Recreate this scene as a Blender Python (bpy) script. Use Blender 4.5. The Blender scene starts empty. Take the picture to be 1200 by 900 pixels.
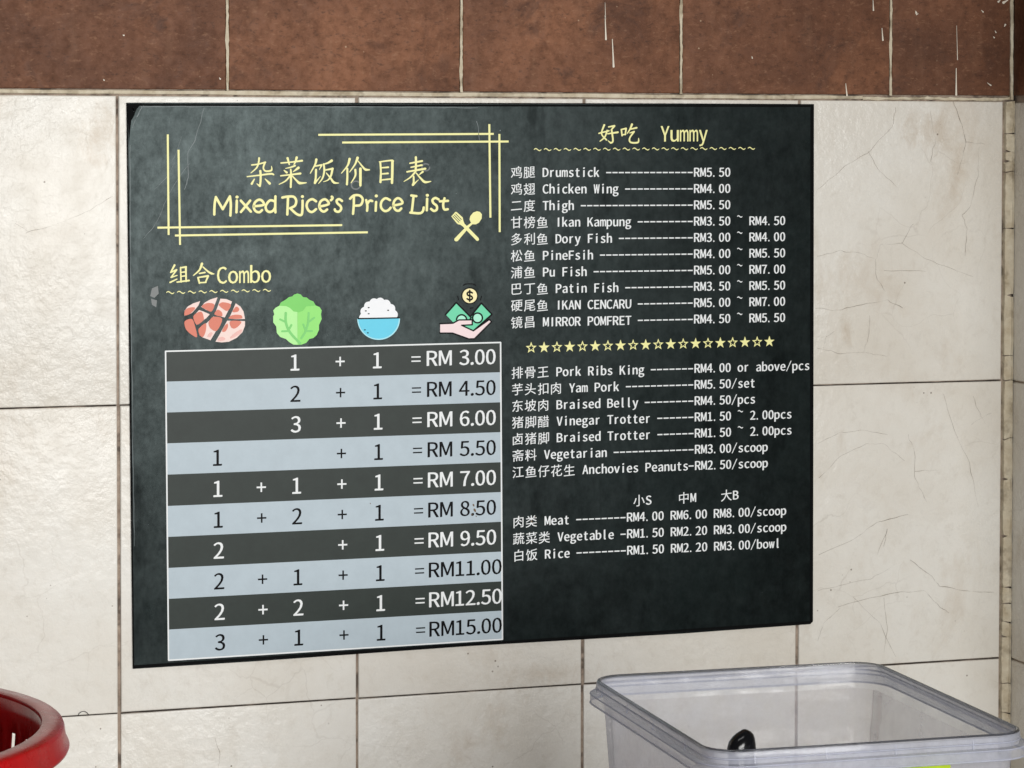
import bpy, bmesh, math, random, os
from mathutils import Vector, Matrix, Euler

random.seed(7)
scene = bpy.context.scene
C = scene.collection

# ------------------------------------------------------------------ camera
FPX, PY = 3200.0, 268.866                    # focal length and axis row of the 1200x900 photograph
CAM_ROT = Euler((1.53991583, -0.00137203, -0.31279588), 'XYZ')
CAM_LOC = Vector((-0.4702483, -2.749782, -0.0500386))
cd = bpy.data.cameras.new('camera')
cd.sensor_width = 36.0
cd.lens = FPX * 36.0 / 1200.0
cd.shift_y = (PY - 450.0) / 1200.0
cd.clip_start = 0.05
cd.clip_end = 100.0
cam = bpy.data.objects.new('camera', cd)
cam.location = CAM_LOC
cam.rotation_euler = CAM_ROT
C.objects.link(cam)
scene.camera = cam

# ------------------------------------------------------------------ world, lamps, exposure
world = bpy.data.worlds.new('World')
scene.world = world
world.use_nodes = True
bg = world.node_tree.nodes['Background']
bg.inputs['Color'].default_value = (0.90, 0.95, 1.0, 1)
bg.inputs['Strength'].default_value = 0.07

def area(name, loc, target, sx, sy, power, color, spread=180):
    ld = bpy.data.lights.new(name, 'AREA')
    ld.shape = 'RECTANGLE'; ld.size = sx; ld.size_y = sy
    ld.energy = power; ld.color = color; ld.spread = math.radians(spread)
    o = bpy.data.objects.new(name, ld)
    o.location = loc
    o.rotation_euler = (Vector(target) - Vector(loc)).to_track_quat('-Z', 'Y').to_euler()
    C.objects.link(o)
    return o

area('shopfront_light', (0.50, -3.20, 0.02), (-0.42, 0, -0.27), 1.6, 1.3, 32, (1.0, 0.99, 0.965), 100)
area('overhead_rim_fill', (0.1, -1.3, 1.6), (0.1, -1.25, 0), 1.3, 0.35, 5, (1.0, 0.99, 0.97))  # dim overhead lamp, added to put highlights on the basket and tub rims

scene.view_settings.view_transform = 'Standard'
scene.view_settings.look = 'None'
scene.view_settings.exposure = 0.0
scene.view_settings.gamma = 1.0
scene.view_settings.use_curve_mapping = False
scene.cycles.max_bounces = 10
scene.cycles.transparent_max_bounces = 16
scene.cycles.caustics_reflective = False
scene.cycles.caustics_refractive = False

# ------------------------------------------------------------------ helpers
ROT = CAM_ROT.to_matrix()
def ray(u, v):
    return ROT @ Vector(((u - 600.0) / FPX, -(v - PY) / FPX, -1.0))
def at_y(u, v, y=0.0):                       # photo pixel -> point on a plane parallel to the back wall
    d = ray(u, v)
    return CAM_LOC + d * ((y - CAM_LOC.y) / d.y)
def at_z(u, v, z):                           # photo pixel -> point on a level plane
    d = ray(u, v)
    return CAM_LOC + d * ((z - CAM_LOC.z) / d.z)

def lin(r, g, b):
    f = lambda c: (c / 12.92 if c <= 0.04045 else ((c + 0.055) / 1.055) ** 2.4)
    return (f(r / 255), f(g / 255), f(b / 255), 1.0)

def obj(name, verts, faces, mat, parent=None, kind=None, smooth=None):
    me = bpy.data.meshes.new(name)
    me.from_pydata([tuple(v) for v in verts], [], faces)
    me.update()
    if mat: me.materials.append(mat)
    if smooth is not None:
        me.shade_smooth()
        me.set_sharp_from_angle(angle=math.radians(smooth))
    o = bpy.data.objects.new(name, me)
    C.objects.link(o)
    if parent: o.parent = parent
    if kind: o['kind'] = kind
    return o

def from_bm(name, bm, mat, parent=None, kind=None, smooth=None):
    me = bpy.data.meshes.new(name)
    bm.to_mesh(me); bm.free()
    if mat: me.materials.append(mat)
    if smooth is not None:
        me.shade_smooth()
        me.set_sharp_from_angle(angle=math.radians(smooth))
    o = bpy.data.objects.new(name, me)
    C.objects.link(o)
    if parent: o.parent = parent
    if kind: o['kind'] = kind
    return o

def tag(o, label, cat, group=None):
    o['label'] = label; o['category'] = cat
    if group: o['group'] = group
    return o

def empty(name, loc):
    o = bpy.data.objects.new(name, None)
    o.location = loc; o.empty_display_size = 0.05
    C.objects.link(o)
    return o

class NT:
    """small wrapper for node materials"""
    def __init__(self, name):
        self.m = bpy.data.materials.new(name); self.m.use_nodes = True
        self.t = self.m.node_tree; self.n = self.t.nodes
        self.b = self.n['Principled BSDF']; self.out = self.n['Material Output']
    def node(self, typ, **kw):
        n = self.n.new(typ)
        for k, v in kw.items(): setattr(n, k, v)
        return n
    def link(self, a, b): self.t.links.new(a, b)
    def pos(self):
        if not hasattr(self, '_p'): self._p = self.node('ShaderNodeNewGeometry')
        return self._p.outputs['Position']
    def mapped(self, scale=(1, 1, 1), loc=(0, 0, 0)):
        m = self.node('ShaderNodeMapping')
        m.inputs['Scale'].default_value = scale; m.inputs['Location'].default_value = loc
        self.link(self.pos(), m.inputs['Vector'])
        return m.outputs['Vector']
    def noise(self, scale, detail=4, rough=0.55, vec=None, dist=0.0):
        n = self.node('ShaderNodeTexNoise')
        n.inputs['Scale'].default_value = scale; n.inputs['Detail'].default_value = detail
        n.inputs['Roughness'].default_value = rough; n.inputs['Distortion'].default_value = dist
        self.link(vec or self.pos(), n.inputs['Vector'])
        return n.outputs['Fac']
    def voronoi(self, scale, feature='F1', vec=None, rnd=1.0):
        n = self.node('ShaderNodeTexVoronoi', feature=feature)
        n.inputs['Scale'].default_value = scale; n.inputs['Randomness'].default_value = rnd
        self.link(vec or self.pos(), n.inputs['Vector'])
        return n.outputs['Distance']
    def ramp(self, fac, lo, hi, a=0.0, b=1.0):
        n = self.node('ShaderNodeMapRange'); n.clamp = True
        for k, v in zip(('From Min', 'From Max', 'To Min', 'To Max'), (lo, hi, a, b)): n.inputs[k].default_value = v
        self.link(fac, n.inputs['Value'])
        return n.outputs['Result']
    def math(self, op, a, b=0.0):
        n = self.node('ShaderNodeMath', operation=op)
        for i, x in enumerate((a, b)):
            if hasattr(x, 'links'): self.link(x, n.inputs[i])
            else: n.inputs[i].default_value = x
        return n.outputs[0]
    def mix(self, fac, a, b, blend='MIX'):
        n = self.node('ShaderNodeMix', data_type='RGBA', blend_type=blend)
        ins = (n.inputs[0], n.inputs[6], n.inputs[7])
        for s, x in zip(ins, (fac, a, b)):
            if hasattr(x, 'links'): self.link(x, s)
            else: s.default_value = x
        return n.outputs[2]
    def bump(self, h, strength, dist, normal=None):
        n = self.node('ShaderNodeBump')
        n.inputs['Strength'].default_value = strength; n.inputs['Distance'].default_value = dist
        self.link(h, n.inputs['Height'])
        if normal is not None: self.link(normal, n.inputs['Normal'])
        return n.outputs['Normal']
    def set(self, **kw):
        for k, v in kw.items():
            s = self.b.inputs[k.replace('_', ' ')]
            if hasattr(v, 'links'): self.link(v, s)
            else: s.default_value = v
        return self.m

# ------------------------------------------------------------------ materials
def mat_white_tile():
    t = NT('cream_glazed_tile')
    big = t.noise(5.0, 5, 0.6)
    mid = t.noise(38.0, 5, 0.65)
    col = t.mix(t.ramp(big, 0.35, 0.68), lin(236, 234, 228), lin(220, 214, 203))
    col = t.mix(t.math('MULTIPLY', t.ramp(mid, 0.50, 0.78), 0.30), col, lin(204, 195, 180))
    # brown grease patches
    st = t.noise(9.0, 6, 0.7, t.mapped((1.0, 1.0, 0.6), (3.1, 0, 1.7)), 0.4)
    col = t.mix(t.math('MULTIPLY', t.ramp(st, 0.55, 0.78), 0.55), col, lin(176, 154, 126))
    grime = t.noise(70.0, 6, 0.75, t.mapped((1.0, 1.0, 0.8), (1.1, 0, 6.3)), 0.5)
    col = t.mix(t.math('MULTIPLY', t.ramp(grime, 0.52, 0.72), 0.22), col, lin(168, 156, 138))
    # smears of old sauce wiped across the glaze, and a brownish patch low beside the tub
    for (u, v_), rx_, rz_, k in (((1090, 150), .055, .035, .5), ((1122, 200), .018, .045, .4), ((992, 388), .012, .030, .5), ((112, 160), .035, .045, .45), ((1010, 330), .09, .06, .25), ((640, 790), .10, .022, .35)):
        c0 = at_y(u, v_, 0.0)
        sub = t.node('ShaderNodeVectorMath', operation='SUBTRACT'); t.link(t.pos(), sub.inputs[0]); sub.inputs[1].default_value = c0
        dv = t.node('ShaderNodeVectorMath', operation='MULTIPLY'); t.link(sub.outputs[0], dv.inputs[0]); dv.inputs[1].default_value = (1 / rx_, 0, 1 / rz_)
        ln = t.node('ShaderNodeVectorMath', operation='LENGTH'); t.link(dv.outputs[0], ln.inputs[0])
        nz = t.noise(60.0, 7, 0.75, t.mapped((1, 1, .6), (u * .01, 0, 0)), 0.6)
        f_ = t.math('SUBTRACT', t.ramp(ln.outputs['Value'], 0.0, 1.3, 1.0, 0.0), t.ramp(nz, 0.3, 0.7, 0.0, 0.95))
        col = t.mix(t.math('MULTIPLY', t.ramp(f_, 0.0, 0.6), k), col, lin(178, 156, 128))
    oi = t.node('ShaderNodeObjectInfo')
    col = t.mix(t.ramp(oi.outputs['Random'], 0, 1, 0.0, 0.30), col, lin(214, 206, 194))
    # pin holes in the glaze
    v = t.voronoi(62.0)
    sp = t.math('MULTIPLY', t.ramp(v, 0.045, 0.075, 1, 0), t.ramp(t.noise(11.0, 2, 0.5, t.mapped(loc=(7, 0, 2))), 0.53, 0.60))
    col = t.mix(t.math('MULTIPLY', sp, 0.75), col, lin(95, 78, 60))
    # fine craze lines
    w = t.node('ShaderNodeVectorMath', operation='MULTIPLY_ADD')
    nc = t.node('ShaderNodeTexNoise'); nc.inputs['Scale'].default_value = 9.0; nc.inputs['Detail'].default_value = 5
    t.link(t.pos(), nc.inputs['Vector'])
    t.link(nc.outputs['Color'], w.inputs[0]); w.inputs[1].default_value = (0.12, 0, 0.12); t.link(t.pos(), w.inputs[2])
    flat = t.node('ShaderNodeVectorMath', operation='MULTIPLY'); flat.inputs[1].default_value = (1, 0, 1)
    t.link(w.outputs[0], flat.inputs[0])
    cr = t.voronoi(15.0, 'DISTANCE_TO_EDGE', flat.outputs[0])
    crm = t.math('MULTIPLY', t.ramp(cr, 0.004, 0.012, 1, 0), t.ramp(t.noise(7.0, 3, 0.6, t.mapped(loc=(1.3, 0, 4.2))), 0.50, 0.62))
    col = t.mix(t.math('MULTIPLY', crm, 0.14), col, lin(120, 104, 84))
    # hammered glaze relief, stronger in patches
    patch = t.ramp(t.noise(4.2, 3, 0.5, t.mapped(loc=(0.4, 0, 0.9))), 0.40, 0.62, 0.25, 1.0)
    b1 = t.noise(95.0, 4, 0.6)
    b2 = t.math('MULTIPLY', b1, patch)
    n = t.bump(b2, 0.70, 0.0024)
    n = t.bump(t.noise(17.0, 3, 0.5, dist=0.6), 0.35, 0.004, n)
    return t.set(Base_Color=col, Roughness=t.ramp(mid, 0.3, 0.8, 0.20, 0.36), Normal=n, Specular_IOR_Level=0.27)

def mat_brown_tile():
    t = NT('brown_rustic_tile')
    big = t.noise(7.0, 6, 0.62, dist=0.3)
    fine = t.noise(85.0, 6, 0.7)
    streak = t.noise(60.0, 4, 0.6, t.mapped((1, 1, 0.18)))
    col = t.mix(t.ramp(big, 0.34, 0.66), lin(92, 58, 40), lin(142, 94, 66))
    col = t.mix(t.math('MULTIPLY', t.ramp(fine, 0.45, 0.75), 0.65), col, lin(70, 44, 30))
    col = t.mix(t.math('MULTIPLY', t.ramp(streak, 0.55, 0.75), 0.28), col, lin(150, 112, 88))
    blot = t.noise(14.0, 5, 0.7, t.mapped(loc=(2.2, 0, 5)), 0.8)
    col = t.mix(t.math('MULTIPLY', t.ramp(blot, 0.56, 0.72), 0.75), col, lin(66, 45, 37))
    oi = t.node('ShaderNodeObjectInfo')
    col = t.mix(t.ramp(oi.outputs['Random'], 0, 1, 0.0, 0.42), col, lin(88, 56, 40))
    pit = t.noise(210.0, 4, 0.7, t.mapped((0.6, 1, 1.3), (4, 0, 2)))
    col = t.mix(t.math('MULTIPLY', t.ramp(pit, 0.56, 0.70), 0.6), col, lin(62, 40, 28))
    col = t.mix(t.math('MULTIPLY', t.ramp(pit, 0.42, 0.30), 0.35), col, lin(162, 122, 94))
    v = t.voronoi(75.0)
    sp = t.math('MULTIPLY', t.ramp(v, 0.05, 0.09, 1, 0), t.ramp(t.noise(13.0, 2), 0.56, 0.62))
    col = t.mix(t.math('MULTIPLY', sp, 0.5), col, lin(205, 180, 150))
    n = t.bump(fine, 0.5, 0.0014)
    return t.set(Base_Color=col, Roughness=t.ramp(fine, 0.3, 0.7, 0.55, 0.72), Normal=n, Specular_IOR_Level=0.25)

def mat_grout(name, c1, c2, dark, amount):
    t = NT(name)
    a = t.noise(55.0, 5, 0.65)
    col = t.mix(t.ramp(a, 0.35, 0.65), c1, c2)
    col = t.mix(t.math('MULTIPLY', t.ramp(t.noise(24.0, 4, 0.7, t.mapped(loc=(5, 0, 1))), 0.50, 0.60), amount), col, dark)
    return t.set(Base_Color=col, Roughness=0.85, Normal=t.bump(a, 0.6, 0.001))

def mat_board():
    t = NT('printed_chalkboard_vinyl')
    big = t.noise(6.0, 6, 0.6, dist=0.4)
    fine = t.noise(70.0, 5, 0.65)
    col = t.mix(t.ramp(big, 0.35, 0.68), lin(3, 6, 6), lin(15, 22, 22))
    col = t.mix(t.math('MULTIPLY', t.ramp(fine, 0.42, 0.72), 0.45), col, lin(27, 35, 35))
    drip = t.noise(26.0, 5, 0.65, t.mapped((1.0, 1.0, 0.30), (0.3, 0, 0.6)))
    col = t.mix(t.math('MULTIPLY', t.ramp(drip, 0.56, 0.70), 0.55), col, lin(6, 9, 9))
    v = t.voronoi(55.0)
    sp = t.math('MULTIPLY', t.ramp(v, 0.03, 0.06, 1, 0), t.ramp(t.noise(9.0, 2, 0.5, t.mapped(loc=(2, 0, 7))), 0.50, 0.58))
    col = t.mix(t.math('MULTIPLY', sp, 0.6), col, lin(8, 10, 10))
    v2 = t.voronoi(33.0, vec=t.mapped(loc=(0.31, 0, 0.77)))
    sp2 = t.math('MULTIPLY', t.ramp(v2, 0.012, 0.03, 1, 0), t.ramp(t.noise(7.0, 2, 0.5, t.mapped(loc=(4, 0, 3))), 0.50, 0.58))
    col = t.mix(t.math('MULTIPLY', sp2, 0.6), col, lin(150, 158, 158))
    n = t.bump(t.noise(9.0, 2, 0.4), 0.05, 0.01)
    grain = t.math('ADD', t.math('MULTIPLY', t.ramp(t.noise(150.0, 5, 0.7, t.mapped((1, 1, 0.7))), 0.3, 0.7), 0.5), t.math('MULTIPLY', t.ramp(t.noise(11.0, 7, 0.72, dist=0.5), 0.25, 0.75), 0.5))
    sheen = t.math('MULTIPLY', t.ramp(grain, 0.15, 0.85, 0.10, 0.27), t.ramp(drip, 0.56, 0.70, 1.0, 0.55))
    return t.set(Base_Color=col, Roughness=t.ramp(t.noise(20.0, 5, 0.7), 0.3, 0.7, 0.27, 0.36), Normal=n, Specular_IOR_Level=sheen, Specular_Tint=(0.82, 1.0, 1.0, 1))

def mat_print(name, rgb, var=0.10):
    t = NT(name)
    c = lin(*rgb)
    col = t.mix(t.math('MULTIPLY', t.ramp(t.noise(60.0, 5, 0.7), 0.35, 0.75), var), c, tuple(x * 0.45 for x in c[:3]) + (1,))
    return t.set(Base_Color=col, Roughness=0.42, Specular_IOR_Level=0.2 if sum(rgb) > 60 else 0.06)

def mat_plain(name, rgb, rough, spec=0.5, bump=0.0, scale=60.0):
    t = NT(name)
    c = lin(*rgb)
    col = t.mix(t.ramp(t.noise(scale, 5, 0.65), 0.3, 0.75), c, tuple(x * 0.75 for x in c[:3]) + (1,))
    kw = dict(Base_Color=col, Roughness=rough, Specular_IOR_Level=spec)
    if bump: kw['Normal'] = t.bump(t.noise(scale * 2, 4), 0.4, bump)
    return t.set(**kw)

def mat_tub(name, clear, milk):
    t = NT(name)
    tr = t.node('ShaderNodeBsdfTransparent'); tr.inputs['Color'].default_value = clear
    df = t.node('ShaderNodeBsdfDiffuse'); df.inputs['Color'].default_value = (0.84, 0.86, 0.97, 1)
    tl = t.node('ShaderNodeBsdfTranslucent'); tl.inputs['Color'].default_value = (0.84, 0.86, 0.97, 1)
    gl = t.node('ShaderNodeBsdfGlossy'); gl.inputs['Roughness'].default_value = 0.10
    nb = t.bump(t.noise(9.0, 2, 0.5, t.mapped((1.0, 1.0, 2.2), (0.2, 0.4, 0))), 0.35, 0.012)
    nb = t.bump(t.noise(40.0, 3, 0.6), 0.06, 0.0015, nb)
    t.link(nb, gl.inputs['Normal'])
    a = t.node('ShaderNodeMixShader'); a.inputs[0].default_value = 0.5
    t.link(df.outputs[0], a.inputs[1]); t.link(tl.outputs[0], a.inputs[2])
    b = t.node('ShaderNodeMixShader')
    t.link(t.ramp(t.noise(45.0, 5, 0.65), 0.3, 0.75, milk * 0.75, milk * 1.3), b.inputs[0])
    t.link(tr.outputs[0], b.inputs[1]); t.link(a.outputs[0], b.inputs[2])
    f = t.node('ShaderNodeFresnel'); f.inputs['IOR'].default_value = 1.42
    t.link(nb, f.inputs['Normal'])
    c = t.node('ShaderNodeMixShader'); t.link(t.math('MULTIPLY', f.outputs[0], 0.45), c.inputs[0])
    t.link(b.outputs[0], c.inputs[1]); t.link(gl.outputs[0], c.inputs[2])
    t.link(c.outputs[0], t.out.inputs['Surface'])
    t.n.remove(t.b)
    return t.m

def mat_crack():
    t = NT('glaze_crack')
    t.set(Base_Color=lin(128, 112, 92), Roughness=0.7)
    tr = t.node('ShaderNodeBsdfTransparent'); m = t.node('ShaderNodeMixShader')
    t.link(t.ramp(t.noise(38.0, 3, 0.6), 0.36, 0.66, 0.08, 0.62), m.inputs[0])
    t.link(tr.outputs[0], m.inputs[1]); t.link(t.b.outputs[0], m.inputs[2]); t.link(m.outputs[0], t.out.inputs['Surface'])
    return t.m

M = dict(
    white=mat_white_tile(), brown=mat_brown_tile(),
    grout=mat_grout('brown_joint_grout', lin(168, 152, 137), lin(134, 117, 103), lin(52, 42, 36), 0.75),
    cream=mat_grout('cream_filler_grout', lin(214, 204, 182), lin(188, 174, 148), lin(120, 104, 80), 0.5),
    dirt=mat_plain('dark_joint_dirt', (52, 42, 35), 0.9),
    paint=mat_plain('spilt_white_paint', (232, 222, 204), 0.5),
    crack=mat_crack(),
    board=mat_board(), edge=mat_plain('black_board_edge', (10, 11, 12), 0.8, 0.1),
    yellow=mat_print('pale_yellow_print', (250, 246, 172), 0.06), white_p=mat_print('white_print', (238, 241, 242), 0.08),
    black_p=mat_print('black_print', (10, 11, 13), 0.0), band=mat_print('pale_blue_grey_print', (186, 200, 209), 0.14),
    band_d=mat_print('dark_grey_print', (42, 51, 47), 0.45),
)

# ------------------------------------------------------------------ the tiled walls
TW, TH = 0.25, 0.3142
def tile_mesh(name, w, h, t, bev, mat, seed):
    rnd = random.Random(seed)
    bm = bmesh.new()
    bmesh.ops.create_cube(bm, size=1.0)
    for v in bm.verts:
        v.co = Vector((v.co.x * w, v.co.y * t, v.co.z * h))
    front = [e for e in bm.edges if sum(v.co.y < 0 for v in e.verts) == 2]
    bmesh.ops.bevel(bm, geom=front, offset=bev, segments=3, affect='EDGES', profile=0.6)
    me = bpy.data.meshes.new(name)
    bm.to_mesh(me); bm.free()
    me.materials.append(mat)
    me.shade_smooth(); me.set_sharp_from_angle(angle=math.radians(60))
    return me

def box(name, x0, x1, y0, y1, z0, z1, mat, parent=None, kind=None):
    v = [(x, y, z) for z in (z0, z1) for y in (y0, y1) for x in (x0, x1)]
    f = [(0, 2, 3, 1), (4, 5, 7, 6), (0, 1, 5, 4), (2, 6, 7, 3), (0, 4, 6, 2), (1, 3, 7, 5)]
    return obj(name, v, f, mat, parent, kind)

XC = 1.0105                                     # the inner corner
back = box('wall_back', -0.80, XC + 0.15, 0.0022, 0.09, -0.98, 0.45, M['grout'], None, 'structure')
side = box('wall_side', XC + 0.0022, XC + 0.09, -0.60, 0.0015, -0.98, 0.45, M['grout'], None, 'structure')

white_me = tile_mesh('wall_tile', TW - 0.0032, TH - 0.0016, 0.009, 0.0016, M['white'], 1)
for c in range(-3, 4):
    for r in range(3):
        o = bpy.data.objects.new('wall_tile', white_me); C.objects.link(o); o.parent = back
        o.location = ((c + 0.5) * TW + random.uniform(-.0006, .0006), 0.0045 + random.uniform(-.0002, .0002), -(r + 0.5) * TH + random.uniform(-.0003, .0003))
        o.rotation_euler = (random.uniform(-.0012, .0012), random.uniform(-.0012, .0012), random.uniform(-.0015, .0015))
for k in range(2):
    for r in range(3):
        o = bpy.data.objects.new('wall_tile', white_me); C.objects.link(o); o.parent = side
        o.location = (XC + 0.0045, -(k + 0.5) * TW - 0.001, -(r + 0.5) * TH - 0.0006)
        o.rotation_euler = (0, random.uniform(-.001, .001), -math.pi / 2)
BZ = 0.0062                                     # foot of the brown course
bj = [at_y(u, 60, -0.002).x for u in (266.5, 540.7, 798.2, 1044.0)]
bx = [bj[0] - 2 * TW, bj[0] - TW] + bj + [XC - 0.003]
bx = [bx[0] - TW] + bx
for a, b in zip(bx, bx[1:]):
    me = tile_mesh('brown_wall_tile', b - a - 0.0034, 0.26, 0.010, 0.0012, M['brown'], 2)
    for r in range(1):
        o = bpy.data.objects.new('brown_wall_tile', me); C.objects.link(o); o.parent = back
        o.location = ((a + b) / 2, 0.003, BZ + 0.13)
        o.rotation_euler = (0, random.uniform(-.001, .001), 0)
me = tile_mesh('brown_wall_tile', 0.25 - 0.003, 0.26, 0.010, 0.0012, M['brown'], 3)
for k in range(2):
    o = bpy.data.objects.new('brown_wall_tile', me); C.objects.link(o); o.parent = side
    o.location = (XC + 0.003, -(k + 0.5) * TW - 0.004, BZ + 0.13)
    o.rotation_euler = (0, 0, -math.pi / 2)

def ragged_strip(name, p0, p1, width_fn, y_front, y_back, mat, parent, n=80, axis='x', seed=3):
    """a bead of filler with uneven edges, running along x or z"""
    rnd = random.Random(seed)
    v, f = [], []
    for i in range(n + 1):
        s = i / n
        c = Vector(p0).lerp(Vector(p1), s)
        w0, w1 = width_fn(s, rnd)
        yf = y_front + rnd.uniform(-.0003, .0003)
        for w, y in ((w0, y_back), (w0 + .0005, yf), (w1 - .0005, yf), (w1, y_back)):
            v.append((c.x, y, c.z + w) if axis == 'x' else (c.x + w, y, c.z))
    for i in range(n):
        a = i * 4
        for k in range(3):
            q = (a + k, a + k + 1, a + k + 5, a + k + 4)
            f.append(q if axis == 'z' else q[::-1])
    return obj(name, v, f, mat, parent, None, 40)

def wob(base0, base1, amp):
    ph = [random.uniform(0, 6.28) for _ in range(6)]
    def fn(s, rnd):
        a = sum(math.sin(s * k * 9 + p) for k, p in zip((1, 2.7, 6.1), ph)) / 3
        b = sum(math.sin(s * k * 11 + p) for k, p in zip((1, 3.1, 7.3), ph[3:])) / 3
        return base0 + amp * a + rnd.uniform(-amp, amp) * .3, base1 + amp * b + rnd.uniform(-amp, amp) * .3
    return fn
# dark dirt packed in the level joints
for r in (1, 2):
    for c in range(-3, 4):
        ragged_strip('joint_dirt', (c * TW + .002, 0, -r * TH), ((c + 1) * TW - .002, 0, -r * TH), wob(-0.0010, 0.0009, 0.0004), 0.0012, 0.004, M['dirt'], back, 40, 'x', 40 + r * 10 + c)
# cream bead under the brown course
ragged_strip('grout_bead', (-0.79, 0, 0), (0.825, 0, 0), wob(0.0006, 0.0052, 0.0005), -0.0012, 0.004, M['cream'], back, 160, 'x', 5)
ragged_strip('grout_bead', (0.825, 0, 0), (XC, 0, 0), wob(0.0004, 0.0042, 0.0009), -0.0012, 0.004, M['cream'], back, 40, 'x', 8)
# cream grout in the upright joints of the brown course, smeared over the edges here and there
for j, xj in enumerate(bx[1:-1]):
    def fn(s, rnd, j=j):
        smear = 0.0010 * max(0, math.sin(s * 17 + j * 2.1)) ** 6
        return -0.0018 - smear + rnd.uniform(-.0003, .0003), 0.0017 + smear * .4 + rnd.uniform(-.0004, .0004)
    ragged_strip('grout_bead', (xj, 0, BZ - 0.001), (xj, 0, 0.262), fn, -0.0024, 0.004, M['cream'], back, 70, 'z', 20 + j)
ragged_strip('grout_bead', (XC - 0.003, 0, 0.002), (XC - 0.003, 0, 0.262), wob(-0.0025, 0.0022, 0.0007), -0.0035, 0.004, M['cream'], back, 60, 'z', 31)
# cracked filler in the corner
z = 0.0
rnd = random.Random(12)
while z > -0.95:
    L = rnd.choice((0.012, 0.02, 0.028, 0.04, 0.055, 0.07)) * rnd.uniform(.8, 1.2)
    w0 = rnd.uniform(-.0002, .0006)
    n = 8; v = []; f = []
    sl0, sl1 = rnd.uniform(-.0015, .0015), rnd.uniform(-.0015, .0015)
    xa, xb = 1.0 - 0.0004, XC - 0.0003
    for i in range(n + 1):
        s = i / n
        zz = z - 0.0005 - (L - 0.001) * s
        e = .0008 * (1 - min(1, min(s, 1 - s) * 6))
        l = xa + w0 + e + rnd.uniform(-.0004, .0004); r_ = xb - e * .5 + rnd.uniform(-.0002, .0002)
        yy = -0.0022 - w0 + rnd.uniform(-.0004, .0004) + e
        tl = sl0 * (1 - s) + sl1 * s
        v += [(l, 0.004, zz), (l + .0012, yy, zz + tl), (r_ - .0015, yy - .0012, zz - tl), (r_, -0.006, zz - tl)]
    for i in range(n):
        a = i * 4
        for k in range(3): f.append((a + k, a + k + 4, a + k + 5, a + k + 1))
    obj('grout_chunk', v, f, M['cream'], back, None, 50)
    z -= L

def ribbon(pts, y, closed=False, lift=0.0, cap=True, raw=False):
    """pts: (u, v, width) in photo pixels -> flat ribbon on the plane Y=y; returns verts, faces"""
    P = []
    for i, p in enumerate(pts):
        P.append((Vector((p[0], p[1])), p[2]))
    # smooth subdivision (Catmull-Rom)
    Q = []
    n = len(P)
    if raw or n < 3:
        Q = P
    else:
        for i in range(n - 1):
            p0 = P[max(i - 1, 0)][0]; p1, w1 = P[i]; p2, w2 = P[i + 1]; p3 = P[min(i + 2, n - 1)][0]
            for k in range(6):
                t = k / 6
                c = 0.5 * ((2 * p1) + (p2 - p0) * t + (2 * p0 - 5 * p1 + 4 * p2 - p3) * t * t + (3 * p1 - p0 - 3 * p2 + p3) * t ** 3)
                Q.append((c, w1 + (w2 - w1) * t))
        Q.append(P[-1])
    L, R_ = [], []
    m = len(Q)
    for i in range(m):
        a = Q[max(i - 1, 0)][0]; b = Q[min(i + 1, m - 1)][0]
        d = (b - a); d = d.normalized() if d.length > 1e-6 else Vector((1, 0))
        nrm = Vector((-d.y, d.x)) * Q[i][1] * .5
        L.append(Q[i][0] + nrm); R_.append(Q[i][0] - nrm)
    poly = []
    verts2 = []
    faces = []
    for i in range(m):
        verts2 += [L[i], R_[i]]
    for i in range(m - 1):
        faces.append((2 * i, 2 * i + 1, 2 * i + 3, 2 * i + 2))
    if cap:
        for end, other in ((0, 1), (m - 1, m - 2)):
            c, w = Q[end]
            d = (c - Q[other][0]); d = d.normalized() if d.length > 1e-6 else Vector((1, 0))
            nrm = Vector((-d.y, d.x))
            k0 = len(verts2)
            arc = []
            for k in range(7):
                a = math.pi * k / 6
                verts2.append(c + nrm * math.cos(a) * w * .5 + d * math.sin(a) * w * .5)
                arc.append(k0 + k)
            faces.append(tuple(arc))
    V = [at_y(q.x, q.y, y - lift) for q in verts2]
    return V, faces

def fix_out(V, F):
    """make every face look out of the wall (towards -Y)"""
    G = []
    for f in F:
        s = 0
        for i in range(len(f)):
            a, b = V[f[i]], V[f[(i + 1) % len(f)]]
            s += a[0] * b[2] - b[0] * a[2]
        G.append(tuple(f) if s > 0 else tuple(reversed(f)))
    return G

class Sheet:
    """collects flat shapes into one printed part; each shape a hair above the one before"""
    def __init__(self, y, step=0.00002): self.y, self.step, self.k = y, step, 0; self.V, self.F = [], []
    def add(self, V, F):
        F = fix_out(V, F)
        n = len(self.V); self.V += [tuple(v) for v in V]; self.F += [tuple(i + n for i in f) for f in F]
        self.k += 1
    def stroke(self, pts, **kw):
        self.add(*ribbon(pts, self.y, lift=self.k * self.step, **kw))
    def poly(self, pts):
        V = [at_y(u, v, self.y - self.k * self.step) for u, v in pts]
        self.add(V, [tuple(range(len(V)))])
    def build(self, name, mat, parent):
        o = obj(name, self.V, self.F, mat, parent)
        bm = bmesh.new(); bm.from_mesh(o.data)
        bmesh.ops.triangulate(bm, faces=bm.faces[:]); bm.to_mesh(o.data); bm.free()
        return o

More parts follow.
